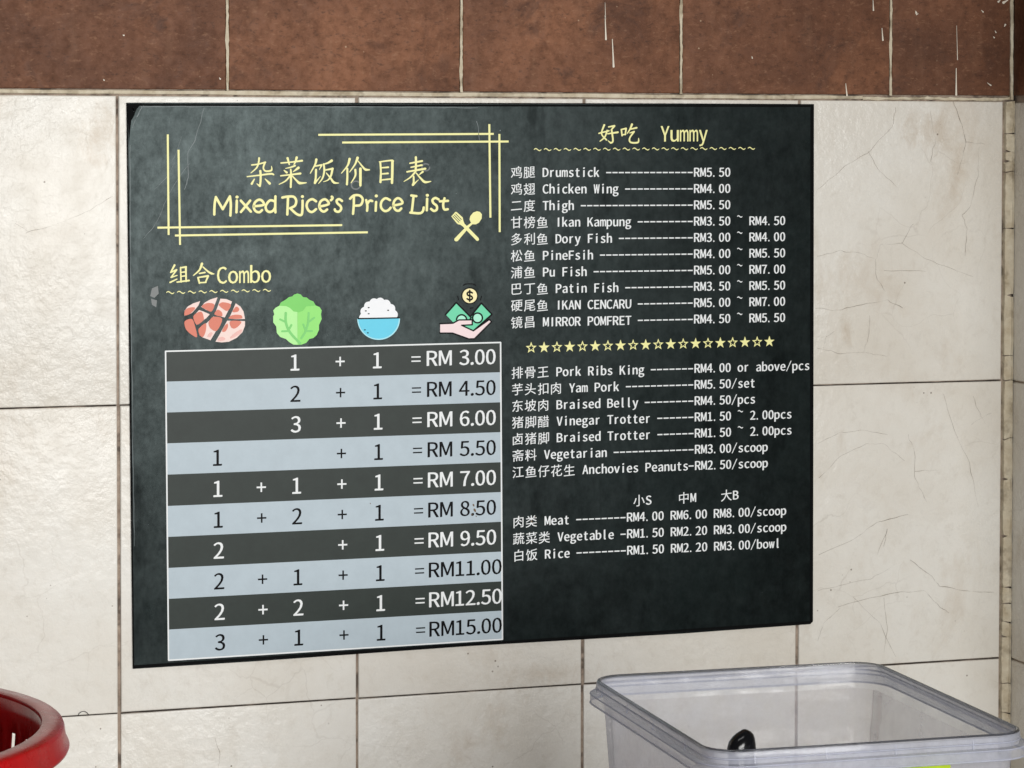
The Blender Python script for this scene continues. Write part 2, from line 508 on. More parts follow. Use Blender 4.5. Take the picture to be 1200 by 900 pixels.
# hairline cracks in the glaze, traced on the two right hand tiles and the left one
def jitter_line(pts, n=5, amp=0.65, w=0.7, seed=0):
    r = random.Random(seed); out = []
    for (a, b) in zip(pts, pts[1:]):
        for k in range(n):
            s = k / n
            out.append((a[0] + (b[0] - a[0]) * s + r.uniform(-amp, amp), a[1] + (b[1] - a[1]) * s + r.uniform(-amp, amp), w * r.uniform(.5, 1.25)))
    out.append((pts[-1][0], pts[-1][1], w * .5))
    return out
cracks = [
    [(1117, 119), (1126, 142), (1132, 166), (1127, 187), (1122, 205)], [(1132, 166), (1154, 169)],
    [(1147, 172), (1146, 205), (1138, 240), (1128, 252), (1133, 268), (1131, 300)], [(1050, 126), (1046, 148), (1018, 178), (990, 195), (958, 222)],
    [(1018, 178), (1030, 200), (1052, 220)], [(958, 300), (985, 294), (1010, 297), (1026, 304)],
    [(1070, 262), (1057, 285), (1032, 287), (1026, 305), (1027, 325), (1038, 342)], [(1057, 285), (1085, 303), (1122, 318), (1140, 324)],
    [(956, 361), (980, 364), (1010, 357), (1040, 352), (1058, 361)], [(1019, 370), (1018, 395), (1012, 412)], [(1036, 317), (1085, 318)],
    [(958, 408), (985, 414), (1014, 413), (1040, 418)], [(965, 408), (968, 395), (978, 388)],
    [(958, 520), (985, 507), (1010, 504), (1040, 509)], [(960, 560), (985, 535), (1015, 520), (1035, 520), (1060, 540)],
    [(1064, 510), (1072, 530), (1072, 560), (1086, 588)], [(1106, 462), (1118, 505), (1136, 542), (1147, 595)], [(1072, 552), (1100, 551)],
    [(960, 650), (1000, 632), (1028, 612), (1064, 603)], [(982, 711), (1020, 701), (1050, 694), (1084, 693), (1102, 712), (1112, 718)],
    [(1066, 656), (1090, 674), (1102, 687), (1135, 693), (1165, 694)], [(1036, 640), (1040, 620), (1028, 650)], [(1140, 465), (1147, 482), (1155, 497)],
    [(1138, 497), (1162, 484)], [(958, 692), (985, 686), (1020, 678), (1045, 664)], [(1036, 700), (1040, 735), (1036, 765)], [(958, 752), (965, 730), (985, 712)],
    [(30, 273), (62, 264), (100, 249), (132, 230)], [(18, 262), (34, 272)],
    [(252, 865), (258, 885), (256, 900)], [(1090, 130), (1096, 165), (1090, 190)], [(1000, 700), (1030, 730), (1050, 770)],
]
cs = Sheet(-0.0006, 0.000002)
for i, c in enumerate(cracks): cs.stroke(jitter_line(c, w=(0.7 if i in (0, 8, 19, 20, 18) else 0.45), seed=i))
cs.build('glaze_crack', M['crack'], back)
# dried paint on the brown course
drips = [((709, 3), (709.5, 22), 0.9), ((709, 18), (710, 46), 2.0), ((717.5, 46), (719, 78), 2.2), ((1023, 0), (1023.5, 12), 1.6), ((1033.5, 33), (1034.5, 47), 1.8),
         ((991, 98), (992.5, 112), 1.8), ((1121, 30), (1122, 70), 0.8), ((1120.5, 80), (1120.5, 111), 2.0), ((881, 66), (881.5, 68), 1.4), ((257, 91), (258, 92.5), 1.8), ((121, 93), (122, 94), 1.5),
         ((144, 41), (145, 41.4), 1.8), ((1073, 13), (1073.6, 15), 2.2), ((1076, 16), (1074, 17), 1.4), ((1181, 0), (1176, 3), 3), ((1172, 0), (1170, 2), 2.2), ((1164, 43), (1165, 44), 1.6), ((1177, 31), (1178, 29), 2),
         ((1157, 97), (1161, 100), 1.5), ((1150, 12), (1152, 14), 1.5), ((1166, 36), (1167, 38), 1.3)]
for i, (a, b, w) in enumerate(drips):
    s = Sheet(-0.0024 - 0.0002)
    mid = ((a[0] + b[0]) / 2, (a[1] + b[1]) / 2)
    s.stroke([(a[0], a[1], w * .35), (mid[0], mid[1], w * .6), (b[0] - (b[0] - a[0]) * .1, b[1] - (b[1] - a[1]) * .1, w * .9), (b[0], b[1], w * 1.1)])
    o = s.build('paint_drip', M['paint'], back)
    md = o.modifiers.new('thickness', 'SOLIDIFY'); md.thickness = 0.0005; md.offset = 0

# ------------------------------------------------------------------ the price board
BY = -0.0032                                     # its printed face
board = tag(empty('price_board', at_y(552, 757, 0.0)), 'dark chalkboard style rice stall price list fixed to the cream tiles', 'price board')
board_inv = Matrix.Translation(-board.location)
def bchild(o, parent=None):
    o.parent = parent or board
    if parent is None: o.matrix_parent_inverse = board_inv
    return o
outline = [(148.7, 120.3), (300, 120.2), (550, 120.6), (800, 121.2), (954.2, 122.0), (953.9, 300), (953.4, 560), (953.0, 728), (950, 731.5), (800, 742.5), (550, 757.2), (300, 775), (156.2, 784), (153.5, 560), (151, 330)]
fr = [at_y(u, v, BY) for u, v in outline]
cen = sum(fr, Vector()) / len(fr)
n = len(fr)
inset = [p + (cen - p).normalized() * 0.0012 for p in fr]
V = [tuple(Vector((p.x, BY, p.z))) for p in inset] + [(p.x, BY + .0006, p.z) for p in fr] + [(p.x, 0.0004, p.z) for p in fr]
F = [tuple(range(n))[::-1]]
for i in range(n):
    j = (i + 1) % n
    F += [(i, j, n + j, n + i), (n + i, n + j, 2 * n + j, 2 * n + i)]
panel = obj('panel', V, F, M['board'])
bm = bmesh.new(); bm.from_mesh(panel.data); bmesh.ops.recalc_face_normals(bm, faces=bm.faces[:]); bm.to_mesh(panel.data); bm.free()
panel.data.materials.append(M['edge'])
for p in panel.data.polygons:
    if len(p.vertices) == 4: p.material_index = 1
bchild(panel)
PYL = BY - 0.00012                                # first printed layer

# black margin left by the print along three edges
for a_, b_, c_, d_ in (((150, 121.6), (953.4, 123.2), (953.4, 125.4), (150, 124.0)), ((949.8, 124.6), (953.3, 124.6), (952.4, 729), (948.9, 730)), ((156.9, 779.6), (950, 727.6), (950, 730.6), (156.9, 783.0))):
    v = [at_y(q[0], q[1], PYL + .00006) for q in (a_, b_, c_, d_)]
    bchild(obj('black_margin', v, [(0, 3, 2, 1)], M['edge']))
# ---- lettering from font outlines
FONT = None
try:
    FONT = bpy.data.fonts.load(os.path.join(bpy.utils.system_resource('DATAFILES', path='fonts'), 'Noto Sans CJK Regular.woff2'))
except Exception:
    FONT = None
GL = {}
def raw_glyph(ch):
    cu = bpy.data.curves.new('glyph', 'FONT'); cu.body = ch; cu.resolution_u = 3
    if FONT: cu.font = FONT
    ob = bpy.data.objects.new('glyph', cu); C.objects.link(ob)
    bpy.context.view_layer.update()
    me = ob.to_mesh()
    v = [(q.co.x, q.co.y) for q in me.vertices]; f = [tuple(p.vertices) for p in me.polygons]
    ob.to_mesh_clear(); bpy.data.objects.remove(ob); bpy.data.curves.remove(cu)
    return v, f
_h = raw_glyph('H')[0]
CAP = max(p[1] for p in _h) - min(p[1] for p in _h)
def glyph(ch):
    """verts with the capital height = 1, x starting at 0"""
    if ch not in GL:
        v, f = raw_glyph(ch)
        x0 = min(p[0] for p in v) if v else 0
        v = [((p[0] - x0) / CAP, p[1] / CAP) for p in v]
        GL[ch] = (v, f, max(p[0] for p in v) if v else 0, (min(p[1] for p in v) + max(p[1] for p in v)) / 2 if v else 0)
    return GL[ch]
is_cjk = lambda ch: ord(ch) > 0x2E80

class Line:
    """a line of lettering on the board; x, z in metres"""
    def __init__(self, y=PYL): self.V, self.F, self.y = [], [], y
    def put(self, V2, F):
        n = len(self.V)
        V = [(x, self.y, z) for x, z in V2]
        G = fix_out(V, F)
        self.V += V; self.F += [tuple(i + n for i in f) for f in G]
    def glyph(self, ch, cx, base, cap, maxw=None, squeeze=1.0, bold=0.0):
        v, f, w, _ = glyph(ch)
        sx = cap * squeeze
        if maxw and w * sx > maxw: sx = maxw / w
        self.put([(cx + (p[0] - w / 2) * sx, base + p[1] * cap) for p in v], f)
        if bold:
            self.y -= 0.00001
            self.put([(cx + bold + (p[0] - w / 2) * sx, base + bold * .4 + p[1] * cap) for p in v], f)
            self.y += 0.00001
    def kai(self, ch, cx, cz, size):
        """an ideograph with the rising horizontals of brush script"""
        v, f, w, _ = glyph(ch)
        ys = [p[1] for p in v]; my = (min(ys) + max(ys)) / 2
        k = size / 1.25
        self.put([(cx + (p[0] - w / 2) * k * .96, cz + (p[1] - my) * k * .96 + (p[0] - w / 2) * k * 0.075) for p in v], f)
        self.y -= 0.00001
        b = size * 0.012
        self.put([(cx + b + (p[0] - w / 2) * k * .96, cz + (p[1] - my) * k * .96 + (p[0] - w / 2) * k * 0.075) for p in v], f)
        self.y += 0.00001
    def build(self, name, mat, parent=None):
        return bchild(obj(name, self.V, self.F, mat), parent)

def tilde(cx, cz, w, th, y):
    V, F = [], []
    n = 10
    for i in range(n + 1):
        s = i / n
        zz = cz - math.sin((s - .5) * 2 * math.pi) * w * 0.13 * -1 * -1
        t = th * (.75 + .35 * math.sin(s * math.pi))
        V += [(cx + (s - .5) * w, zz + t / 2), (cx + (s - .5) * w, zz - t / 2)]
        if i: F.append((2 * i - 2, 2 * i - 1, 2 * i + 1, 2 * i))
    return V, F

TILT = -0.0008                                    # the print runs a touch out of level with the joints
def mono_line(text, u, v, adv_end=None, name='menu_line', mat='white_p', cap=0.0095, n_half=None, u_end=None):
    """fixed pitch line; (u, v) photo pixel of the left end at mid height"""
    p = at_y(u, v, PYL)
    adv = ADV
    L = Line()
    x = p.x
    for ch in text:
        wdt = 2 * adv if is_cjk(ch) else adv
        cx = x + wdt / 2
        cz = p.z + (cx - p.x) * TILT
        base = cz - cap / 2
        if ch == ' ': pass
        elif is_cjk(ch): L.kai(ch, cx, cz + cap * .02, adv * 1.80)
        elif ch == '-':
            L.put([(cx - adv * .46, cz + cap * .055), (cx + adv * .36, cz + cap * .055), (cx + adv * .36, cz - cap * .085), (cx - adv * .46, cz - cap * .085)], [(0, 1, 2, 3)])
        elif ch == '~':
            L.put(*tilde(cx, cz + cap * .52, adv * .85, cap * .12, 0))
        elif ch == '.':
            L.glyph(ch, cx - adv * .22, base, cap)
        elif ch == '/':
            L.put([(cx - adv * .44, base - cap * .08), (cx - adv * .30, base - cap * .08), (cx + adv * .46, base + cap * 1.12), (cx + adv * .32, base + cap * 1.12)], [(0, 1, 2, 3)])
        else: L.glyph(ch, cx, base, cap, adv * .86, .95, bold=adv * 0.085)
        x += wdt
    return L.build(name, M[mat])
ADV = (at_y(812.6, 260, PYL).x - at_y(597.5, 260, PYL).x) / 29
def lead(text, price, n=29):
    k = sum(2 if is_cjk(c) else 1 for c in text)
    return text + '-' * (n - k) + price

upper = [('鸡腿 Drumstick ', 'RM5.50'), ('鸡翅 Chicken Wing ', 'RM4.00'), ('二度 Thigh ', 'RM5.50'), ('甘榜鱼 Ikan Kampung ', 'RM3.50 ~ RM4.50'),
         ('多利鱼 Dory Fish ', 'RM3.00 ~ RM4.00'), ('松鱼 PineFsih ', 'RM4.00 ~ RM5.50'), ('浦鱼 Pu Fish ', 'RM5.00 ~ RM7.00'), ('巴丁鱼 Patin Fish ', 'RM3.50 ~ RM5.50'),
         ('硬尾鱼 IKAN CENCARU ', 'RM5.00 ~ RM7.00'), ('镜昌 MIRROR POMFRET ', 'RM4.50 ~ RM5.50')]
for i, (a, b) in enumerate(upper):
    mono_line(lead(a, b), 597.5 + .05 * i, 202.2 + i * 19.55)
lower = [('排骨王 Pork Ribs King ', 'RM4.00 or above/pcs'), ('芋头扣肉 Yam Pork ', 'RM5.50/set'), ('东坡肉 Braised Belly ', 'RM4.50/pcs'), ('猪脚醋 Vinegar Trotter ', 'RM1.50 ~ 2.00pcs'),
         ('卤猪脚 Braised Trotter ', 'RM1.50 ~ 2.00pcs'), ('斋料 Vegetarian ', 'RM3.00/scoop'), ('江鱼仔花生 Anchovies Peanuts', 'RM2.50/scoop')]
for i, (a, b) in enumerate(lower):
    mono_line(lead(a, b), 598.6 + .15 * i, 437.2 + i * 19.4)
for i, (a, b) in enumerate([('肉类 Meat ', 'RM4.00 RM6.00 RM8.00/scoop'), ('蔬菜类 Vegetable ', 'RM1.50 RM2.20 RM3.00/scoop'), ('白饭 Rice ', 'RM1.50 RM2.20 RM3.00/bowl')]):
    mono_line(lead(a, b, 18), 600 + .2 * i, 612.0 + i * 19.7)
for t, u, v in (('小S', 741.5, 587), ('中M', 794, 584), ('大B', 844, 581)):
    mono_line(t, u, v, name='size_heading')

def script_line(text, u0, u1, v0, v1, capz, name, mat):
    a = at_y(u0, v0, PYL); b = at_y(u1, v1, PYL)
    adv = (b.x - a.x) / len(text); L = Line()
    for i, ch in enumerate(text):
        s = (i + .5) / len(text)
        L.glyph(ch, a.x + (b.x - a.x) * s, a.z + (b.z - a.z) * s, capz, adv * .88, .95, bold=adv * .035)
    return L.build(name, M[mat])
script_line('Combo', 253.5, 318, 332.4, 331.0, 0.0168, 'combo_heading', 'yellow')
script_line('Yummy', 773.5, 829.5, 165.9, 165.6, 0.0165, 'yummy_heading', 'yellow')
def tilde_row(u0, v0, u1, v1, k, name):
    a = at_y(u0, v0, PYL); b = at_y(u1, v1, PYL); L = Line()
    w = (b.x - a.x) / (k - 1) * .74
    for i in range(k):
        p = a.lerp(b, i / (k - 1)); L.put(*tilde(p.x, p.z, w, w * .13, 0))
    return L.build(name, M['yellow'])
tilde_row(199.5, 342.9, 312.8, 340.2, 10, 'wavy_underline')
tilde_row(630, 175.3, 880.5, 173.8, 23, 'wavy_underline')

# ---- brush written headings, traced stroke by stroke: (x, y, width) in a zoomed picture
def brush(strokes, zoom, ox, oy, name, gain=1.0):
    s = Sheet(PYL)
    for st in strokes:
        s.stroke([(ox + x / zoom, oy + y / zoom, w / zoom * gain) for x, y, w in st])
    return bchild(s.build(name, M['yellow'], None))
brush([
    [(295, 140, 35), (285, 220, 30), (250, 310, 28), (150, 400, 14)], [(165, 260, 25), (280, 245, 25), (405, 212, 30)],
    [(398, 215, 34), (370, 300, 28), (385, 350, 28), (430, 370, 30), (512, 352, 32), (512, 280, 10)],
    [(85, 465, 20), (300, 440, 26), (500, 415, 34), (550, 430, 26)], [(315, 365, 40), (322, 450, 38), (318, 560, 36), (308, 630, 36)], [(308, 632, 34), (255, 590, 14)],
    [(210, 510, 22), (165, 590, 40)], [(400, 505, 15), (480, 585, 45)],
    [(680, 225, 26), (850, 210, 24), (1050, 185, 36)], [(795, 140, 40), (825, 250, 24)], [(955, 130, 45), (930, 210, 30), (905, 250, 16)], [(925, 272, 34), (850, 300, 25), (760, 320, 12)],
    [(735, 355, 20), (780, 392, 38)], [(850, 335, 25), (856, 395, 35)], [(985, 310, 48), (895, 378, 14)], [(675, 450, 24), (850, 430, 26), (1020, 410, 38)],
    [(855, 390, 36), (855, 520, 38), (850, 650, 34)], [(840, 450, 32), (760, 540, 26), (645, 600, 14)], [(875, 450, 20), (960, 540, 34), (1010, 578, 48), (1125, 572, 16)]],
    15, 284, 176, 'title_ideographs')
brush([
    [(190, 165, 44), (170, 250, 32), (85, 405, 16)], [(175, 280, 24), (285, 258, 30)], [(285, 262, 30), (245, 340, 12)], [(185, 345, 38), (180, 480, 34), (165, 575, 40)], [(165, 580, 34), (262, 460, 10)],
    [(460, 185, 48), (390, 225, 30), (310, 248, 18)], [(320, 245, 30), (330, 360, 34), (300, 490, 28), (230, 585, 12)], [(345, 350, 22), (478, 325, 38)], [(475, 325, 40), (450, 440, 34), (400, 520, 24), (315, 555, 10)],
    [(365, 400, 16), (440, 490, 32), (500, 568, 42), (585, 578, 12)],
    [(775, 155, 45), (740, 270, 32), (632, 405, 14)], [(735, 325, 34), (735, 480, 36), (728, 600, 38)], [(915, 135, 48), (870, 250, 30), (775, 385, 14)], [(925, 190, 16), (1020, 310, 34), (1060, 342, 42), (1125, 345, 20)],
    [(875, 345, 38), (875, 450, 32), (800, 575, 14)], [(965, 325, 46), (965, 480, 46), (965, 620, 40)]], 15, 358, 176, 'title_ideographs')
brush([
    [(235, 210, 34), (245, 380, 32), (238, 560, 40)], [(220, 205, 22), (420, 180, 28), (455, 190, 44)], [(448, 195, 46), (445, 400, 44), (440, 575, 42)], [(250, 310, 22), (375, 300, 32)], [(250, 418, 22), (370, 408, 32)], [(240, 525, 24), (430, 505, 28)],
    [(755, 230, 26), (970, 190, 34)], [(775, 300, 24), (965, 262, 32)], [(705, 380, 28), (1025, 325, 38)], [(860, 125, 40), (862, 250, 36), (855, 370, 36)], [(840, 395, 34), (760, 480, 26), (650, 550, 12)],
    [(820, 460, 30), (822, 560, 34), (808, 610, 42)], [(808, 612, 36), (905, 520, 10)], [(980, 380, 38), (920, 430, 14)], [(865, 400, 18), (950, 500, 34), (1020, 560, 44), (1125, 548, 14)]], 15, 430, 176, 'title_ideographs')
brush([
    [(125, 92, 20), (86, 165, 14)], [(86, 165, 14), (145, 138, 16)], [(145, 140, 16), (90, 215, 14)], [(90, 215, 14), (150, 195, 10)], [(80, 265, 16), (148, 232, 12)],
    [(185, 115, 14), (190, 260, 16)], [(185, 118, 14), (240, 110, 20)], [(238, 112, 20), (241, 255, 16)], [(190, 165, 12), (225, 160, 15)], [(190, 205, 12), (225, 200, 15)], [(150, 262, 14), (270, 246, 18)],
    [(400, 78, 26), (375, 140, 18), (315, 195, 10)], [(410, 110, 12), (460, 155, 18), (495, 175, 22), (522, 180, 8)], [(375, 175, 14), (430, 165, 16)], [(360, 218, 18), (375, 272, 18)], [(365, 215, 14), (462, 200, 20)], [(462, 202, 20), (435, 265, 14)], [(375, 268, 14), (440, 265, 14)]],
    8.571, 190, 300, 'combo_ideographs')
brush([
    [(145, 68, 18), (120, 150, 13), (165, 207, 15)], [(172, 120, 16), (150, 180, 14), (105, 220, 9)], [(95, 146, 13), (188, 122, 14)], [(185, 86, 12), (240, 76, 18)], [(240, 78, 17), (210, 115, 12)],
    [(214, 115, 16), (226, 215, 16), (206, 236, 17)], [(206, 236, 16), (180, 215, 7)], [(178, 150, 12), (272, 136, 18)],
    [(305, 110, 14), (312, 168, 14)], [(305, 110, 12), (350, 100, 16)], [(350, 100, 16), (342, 158, 13)], [(312, 160, 12), (345, 155, 12)], [(405, 62, 20), (385, 110, 14), (360, 147, 8)], [(390, 107, 12), (448, 94, 17)],
    [(385, 142, 10), (425, 130, 15)], [(425, 130, 15), (384, 190, 14), (392, 230, 16), (460, 231, 17), (467, 192, 7)]], 8, 690, 138, 'yummy_ideographs')

# ---- rounded hand lettering of the title
def hand(strokes, zoom, ox, oy, w, name='title_word'):
    s = Sheet(PYL)
    for st in strokes:
        if len(st) == 1:
            x, y = st[0]; st = [(x - 2, y), (x + 2, y)]; ww = w * 1.22
        else: ww = w
        s.stroke([(ox + x / zoom, oy + y / zoom, ww) for x, y in st])
    return bchild(s.build(name, M['yellow'], None))
hand([[(85, 400), (90, 260), (108, 155)], [(108, 155), (155, 240), (205, 325)], [(205, 325), (255, 235), (305, 145)], [(305, 145), (318, 260), (312, 415)], [(402, 205), (397, 370)], [(405, 155)],
      [(458, 205), (600, 360)], [(590, 205), (460, 365)],
      [(645, 285), (775, 265), (765, 215), (715, 192), (658, 230), (640, 300), (670, 355), (720, 368), (757, 338)],
      [(945, 145), (942, 290), (945, 370)], [(942, 218), (870, 202), (812, 270), (817, 335), (860, 365), (910, 348), (942, 300)]], 12, 244, 218, 2.85)
hand([[(90, 165), (85, 290), (80, 400)], [(10, 162), (90, 148), (170, 152), (205, 205), (188, 275), (120, 312)], [(120, 312), (200, 385), (250, 408), (284, 395), (294, 300), (295, 205)], [(293, 148)],
      [(485, 215), (430, 185), (372, 215), (352, 280), (380, 345), (430, 365), (485, 325)],
      [(540, 288), (660, 255), (640, 205), (600, 187), (547, 220), (530, 290), (560, 345), (600, 358), (640, 330)],
      [(705, 150), (716, 160), (712, 180), (692, 200)], [(850, 210), (810, 185), (775, 202), (785, 242), (830, 285), (835, 330), (800, 362), (757, 350), (748, 328)]], 12, 330, 218, 2.85)
hand([[(90, 140), (88, 240), (80, 328)], [(48, 165), (90, 130), (150, 130), (185, 170), (165, 230), (110, 240)], [(222, 180), (235, 240), (232, 295)], [(235, 220), (260, 187), (288, 190)], [(330, 200), (325, 295)], [(332, 135)],
      [(480, 180), (430, 160), (387, 200), (384, 260), (420, 297), (460, 290), (487, 262)], [(520, 238), (612, 215), (595, 172), (560, 160), (527, 190), (517, 240), (540, 285), (575, 295), (602, 270)]], 9.23, 405, 215, 2.8)
hand([[(735, 135), (725, 230), (715, 312)], [(710, 130), (765, 137)], [(700, 315), (800, 322), (835, 300), (845, 260)], [(882, 165), (878, 290)], [(884, 128)],
      [(1005, 172), (970, 157), (940, 178), (950, 212), (985, 242), (985, 282), (955, 297), (924, 275)], [(1070, 160), (1055, 230), (1068, 280), (1105, 278)], [(1020, 193), (1108, 188)]], 9.23, 405, 215, 2.8)

# ---- ruled yellow lines round the title
for a, b in [((196.6, 157.5), (197.6, 275.3)), ((209.2, 175.5), (211, 287)), ((184.5, 266.8), (401, 263.8)), ((205, 276.0), (431, 272.2)),
             ((373, 158.0), (578.6, 156.9)), ((401, 167.0), (596, 165.8)), ((573.4, 145.5), (574.7, 255)), ((585.2, 157), (585.6, 272))]:
    s = Sheet(PYL - (0.00004 if abs(a[0] - b[0]) < 20 else 0))
    s.stroke([(a[0], a[1], 2.3), (b[0], b[1], 2.3)], cap=False)
    bchild(s.build('ruled_line', M['yellow'], None))

# ---- row of stars
def star(cx, cz, r, inner, y):
    P = []
    for i in range(10):
        a = math.pi / 2 + i * math.pi / 5
        q = r if i % 2 == 0 else r * inner
        P.append((cx + q * math.cos(a), cz + q * math.sin(a)))
    return P
a, b = at_y(622.5, 407.6, PYL), at_y(901.6, 400.4, PYL)
for i in range(20):
    p = a.lerp(b, i / 19); L = Line()
    R0 = 0.0064
    if i % 2:
        L.put(star(p.x, p.z, R0, .40, 0), [tuple(range(10))])
        L.build('solid_star', M['yellow'])
    else:
        o_, i_ = star(p.x, p.z, R0, .42, 0), star(p.x, p.z, R0 * .56, .42, 0)
        L.put(o_ + i_, [(k, (k + 1) % 10, 10 + (k + 1) % 10, 10 + k) for k in range(10)])
        L.build('outline_star', M['yellow'])

# ---- the combo table
table = empty('combo_table', at_y(393, 760, PYL)); bchild(table)
t_inv = Matrix.Translation(-(table.location - board.location)) @ Matrix.Translation(-board.location)
def tchild(o):
    o.parent = table; o.matrix_parent_inverse = Matrix.Translation(-table.location)
    return o
leftv = [411.7, 447.2, 483.4, 519.6, 556.2, 593.0, 629.2, 665.6, 701.8, 737.8, 773.8]
rightv = [401.3, 436.2, 471.4, 506.4, 541.6, 576.6, 611.4, 646.4, 681.2, 715.6, 749.2]
lx = lambda v: 194.0 + (v - 411.7) / 362 * 3.6
rx = lambda v: 586.6 + (v - 401.3) / 348 * 2.2
for i in range(10):
    s = Sheet(PYL + 0.00004)
    s.poly([(lx(leftv[i]), leftv[i]), (rx(rightv[i]), rightv[i]), (rx(rightv[i + 1]), rightv[i + 1]), (lx(leftv[i + 1]), leftv[i + 1])])
    tchild(s.build('row_band', M['band'] if i % 2 else M['band_d'], None))
s = Sheet(PYL - 0.00003)
cor = [(194.0, 411.7), (586.6, 401.3), (588.8, 749.2), (197.6, 773.8)]
for p, q in zip(cor, cor[1:] + cor[:1]): s.stroke([(p[0], p[1], 1.7), (q[0], q[1], 1.7)])
tchild(s.build('table_border', M['white_p'], None))
rows = [(None, None, '1', '+', '1', 'RM 3.00'), (None, None, '2', '+', '1', 'RM 4.50'), (None, None, '3', '+', '1', 'RM 6.00'), ('1', None, None, '+', '1', 'RM 5.50'),
        ('1', '+', '1', '+', '1', 'RM 7.00'), ('1', '+', '2', '+', '1', 'RM 8.50'), ('2', None, None, '+', '1', 'RM 9.50'), ('2', '+', '1', '+', '1', 'RM11.00'), ('2', '+', '2', '+', '1', 'RM12.50'), ('3', '+', '1', '+', '1', 'RM15.00')]
colx = (253.0, 304.2, 345.3, 398.6, 441.8)
for i, row in enumerate(rows):
    ml = (leftv[i] + leftv[i + 1]) / 2; mr = (rightv[i] + rightv[i + 1]) / 2
    vy = lambda u: ml + (mr - ml) * (u - 195) / 392 + (0.8 if i else -0.3)
    fm = M['black_p'] if i % 2 else M['white_p']
    def done(L, nm):
        o = L.build(nm, fm); o.matrix_parent_inverse = Matrix.Identity(4); tchild(o)
    for c, ch in enumerate(row[:5]):
        if not ch: continue
        L = Line(PYL - 0.00006)
        u = colx[c] + 0.5 * i
        p = at_y(u, vy(u), PYL)
        if ch == '+':
            q = 0.0049; th = 0.00085
            L.put([(p.x - q, p.z + th), (p.x + q, p.z + th), (p.x + q, p.z - th), (p.x - q, p.z - th)], [(0, 1, 2, 3)])
            L.y -= 0.00002
            L.put([(p.x - th, p.z + q), (p.x + th, p.z + q), (p.x + th, p.z - q), (p.x - th, p.z - q)], [(0, 1, 2, 3)])
            L.y += 0.00002
        else: L.glyph(ch, p.x, p.z - 0.0082, 0.0164, None, .98, bold=0.0006)
        done(L, 'plus_sign' if ch == '+' else 'portion_number')
    L = Line(PYL - 0.00006)
    u = 487.5 + .6 * i; p = at_y(u, vy(u) - .4, PYL)
    for dz in (0.0022, -0.0022):
        L.put([(p.x - .0050, p.z + dz + .0007), (p.x + .0050, p.z + dz + .0007), (p.x + .0050, p.z + dz - .0007), (p.x - .0050, p.z + dz - .0007)], [(0, 1, 2, 3)])
    done(L, 'equals_sign'); L = Line(PYL - 0.00006)
    # price, set with proportional spacing between its two ends
    txt = row[5]; long = ' ' not in txt
    ua, ub = (500 + .35 * i, (586.6 if long else 580.2) + .1 * i)
    a, b = at_y(ua, vy(ua) - .6, PYL), at_y(ub, vy(ub) - .6, PYL)
    W = [0.30 if ch == ' ' else glyph(ch)[2] if ch not in '1' else 0.60 for ch in txt]
    gap = 0.115
    tot = sum(W) + gap * (len(txt) - 1); k = (b.x - a.x) / tot
    x = a.x
    for ch, w in zip(txt, W):
        if ch != ' ':
            cx = x + w * k / 2; s_ = (cx - a.x) / (b.x - a.x)
            L.glyph(ch, cx, a.z + (b.z - a.z) * s_ - 0.0078, 0.0156, w * k, 2.0 if False else k / 0.0156, bold=0.0006)
        x += (w + gap) * k
    done(L, 'row_price')

# ---- pictures above the table
def zpts(pts, zoom, ox, oy): return [(ox + x / zoom, oy + y / zoom) for x, y in pts]
def rounded(p, k=4):
    out = []; n = len(p)
    for i in range(n):
        p0, p1, p2, p3 = (Vector(p[(i + j) % n]) for j in (-1, 0, 1, 2))
        for q in range(k):
            t = q / k
            c = 0.5 * ((2 * p1) + (p2 - p0) * t + (2 * p0 - 5 * p1 + 4 * p2 - p3) * t * t + (3 * p1 - p0 - 3 * p2 + p3) * t ** 3)
            out.append((c.x, c.y))
    return out
def layer(polys, zoom, ox, oy, name, mat, parent, lift):
    s = Sheet(PYL - lift)
    if name in ('meat_shape', 'marbling_shape'): polys = [rounded(p) for p in polys]
    for p in polys: s.poly(zpts(p, zoom, ox, oy))
    return icon_child(s.build(name, mat, None), parent)
def strokes_layer(strokes, zoom, ox, oy, name, mat, parent, lift):
    s = Sheet(PYL - lift)
    for w, p in strokes: s.stroke([(ox + x / zoom, oy + y / zoom, w / zoom) for x, y in p])
    return icon_child(s.build(name, mat, None), parent)
def icon_child(o, parent):
    o.parent = parent; o.matrix_parent_inverse = Matrix.Translation(-parent.location)
    return o
def icon(name, u, v):
    e = empty(name, at_y(u, v, PYL)); return bchild(e)
def circ(cx, cy, r, n=32, a0=0, a1=2 * math.pi, bumps=0, amp=0):
    return [(cx + (r + amp * abs(math.sin(bumps * a / 2)) if bumps else cx * 0 + r) * math.cos(a) if not bumps else cx + (r + amp * abs(math.sin(bumps * a))) * math.cos(a),
             cy + (r if not bumps else r + amp * abs(math.sin(bumps * a))) * math.sin(a)) for a in [a0 + (a1 - a0) * i / n for i in range(n + (0 if abs(a1 - a0 - 2 * math.pi) < 1e-6 else 1))]]
P_ = {k: mat_print(k, c, .08) for k, c in dict(pale_pink_print=(248, 222, 214), coral_print=(222, 128, 106), rose_print=(240, 190, 182), leaf_green_print=(126, 214, 104), light_green_print=(184, 246, 160), mid_green_print=(150, 232, 120),
      vein_green_print=(128, 212, 118), sky_blue_print=(104, 212, 240), pale_blue_print=(176, 236, 248), rice_white_print=(247, 249, 252), note_green_print=(112, 218, 174), mint_print=(178, 246, 218), skin_pink_print=(250, 226, 228), coin_yellow_print=(255, 243, 186)).items()}
ic = icon('meat_picture', 251, 402); z = (12, 205, 340)
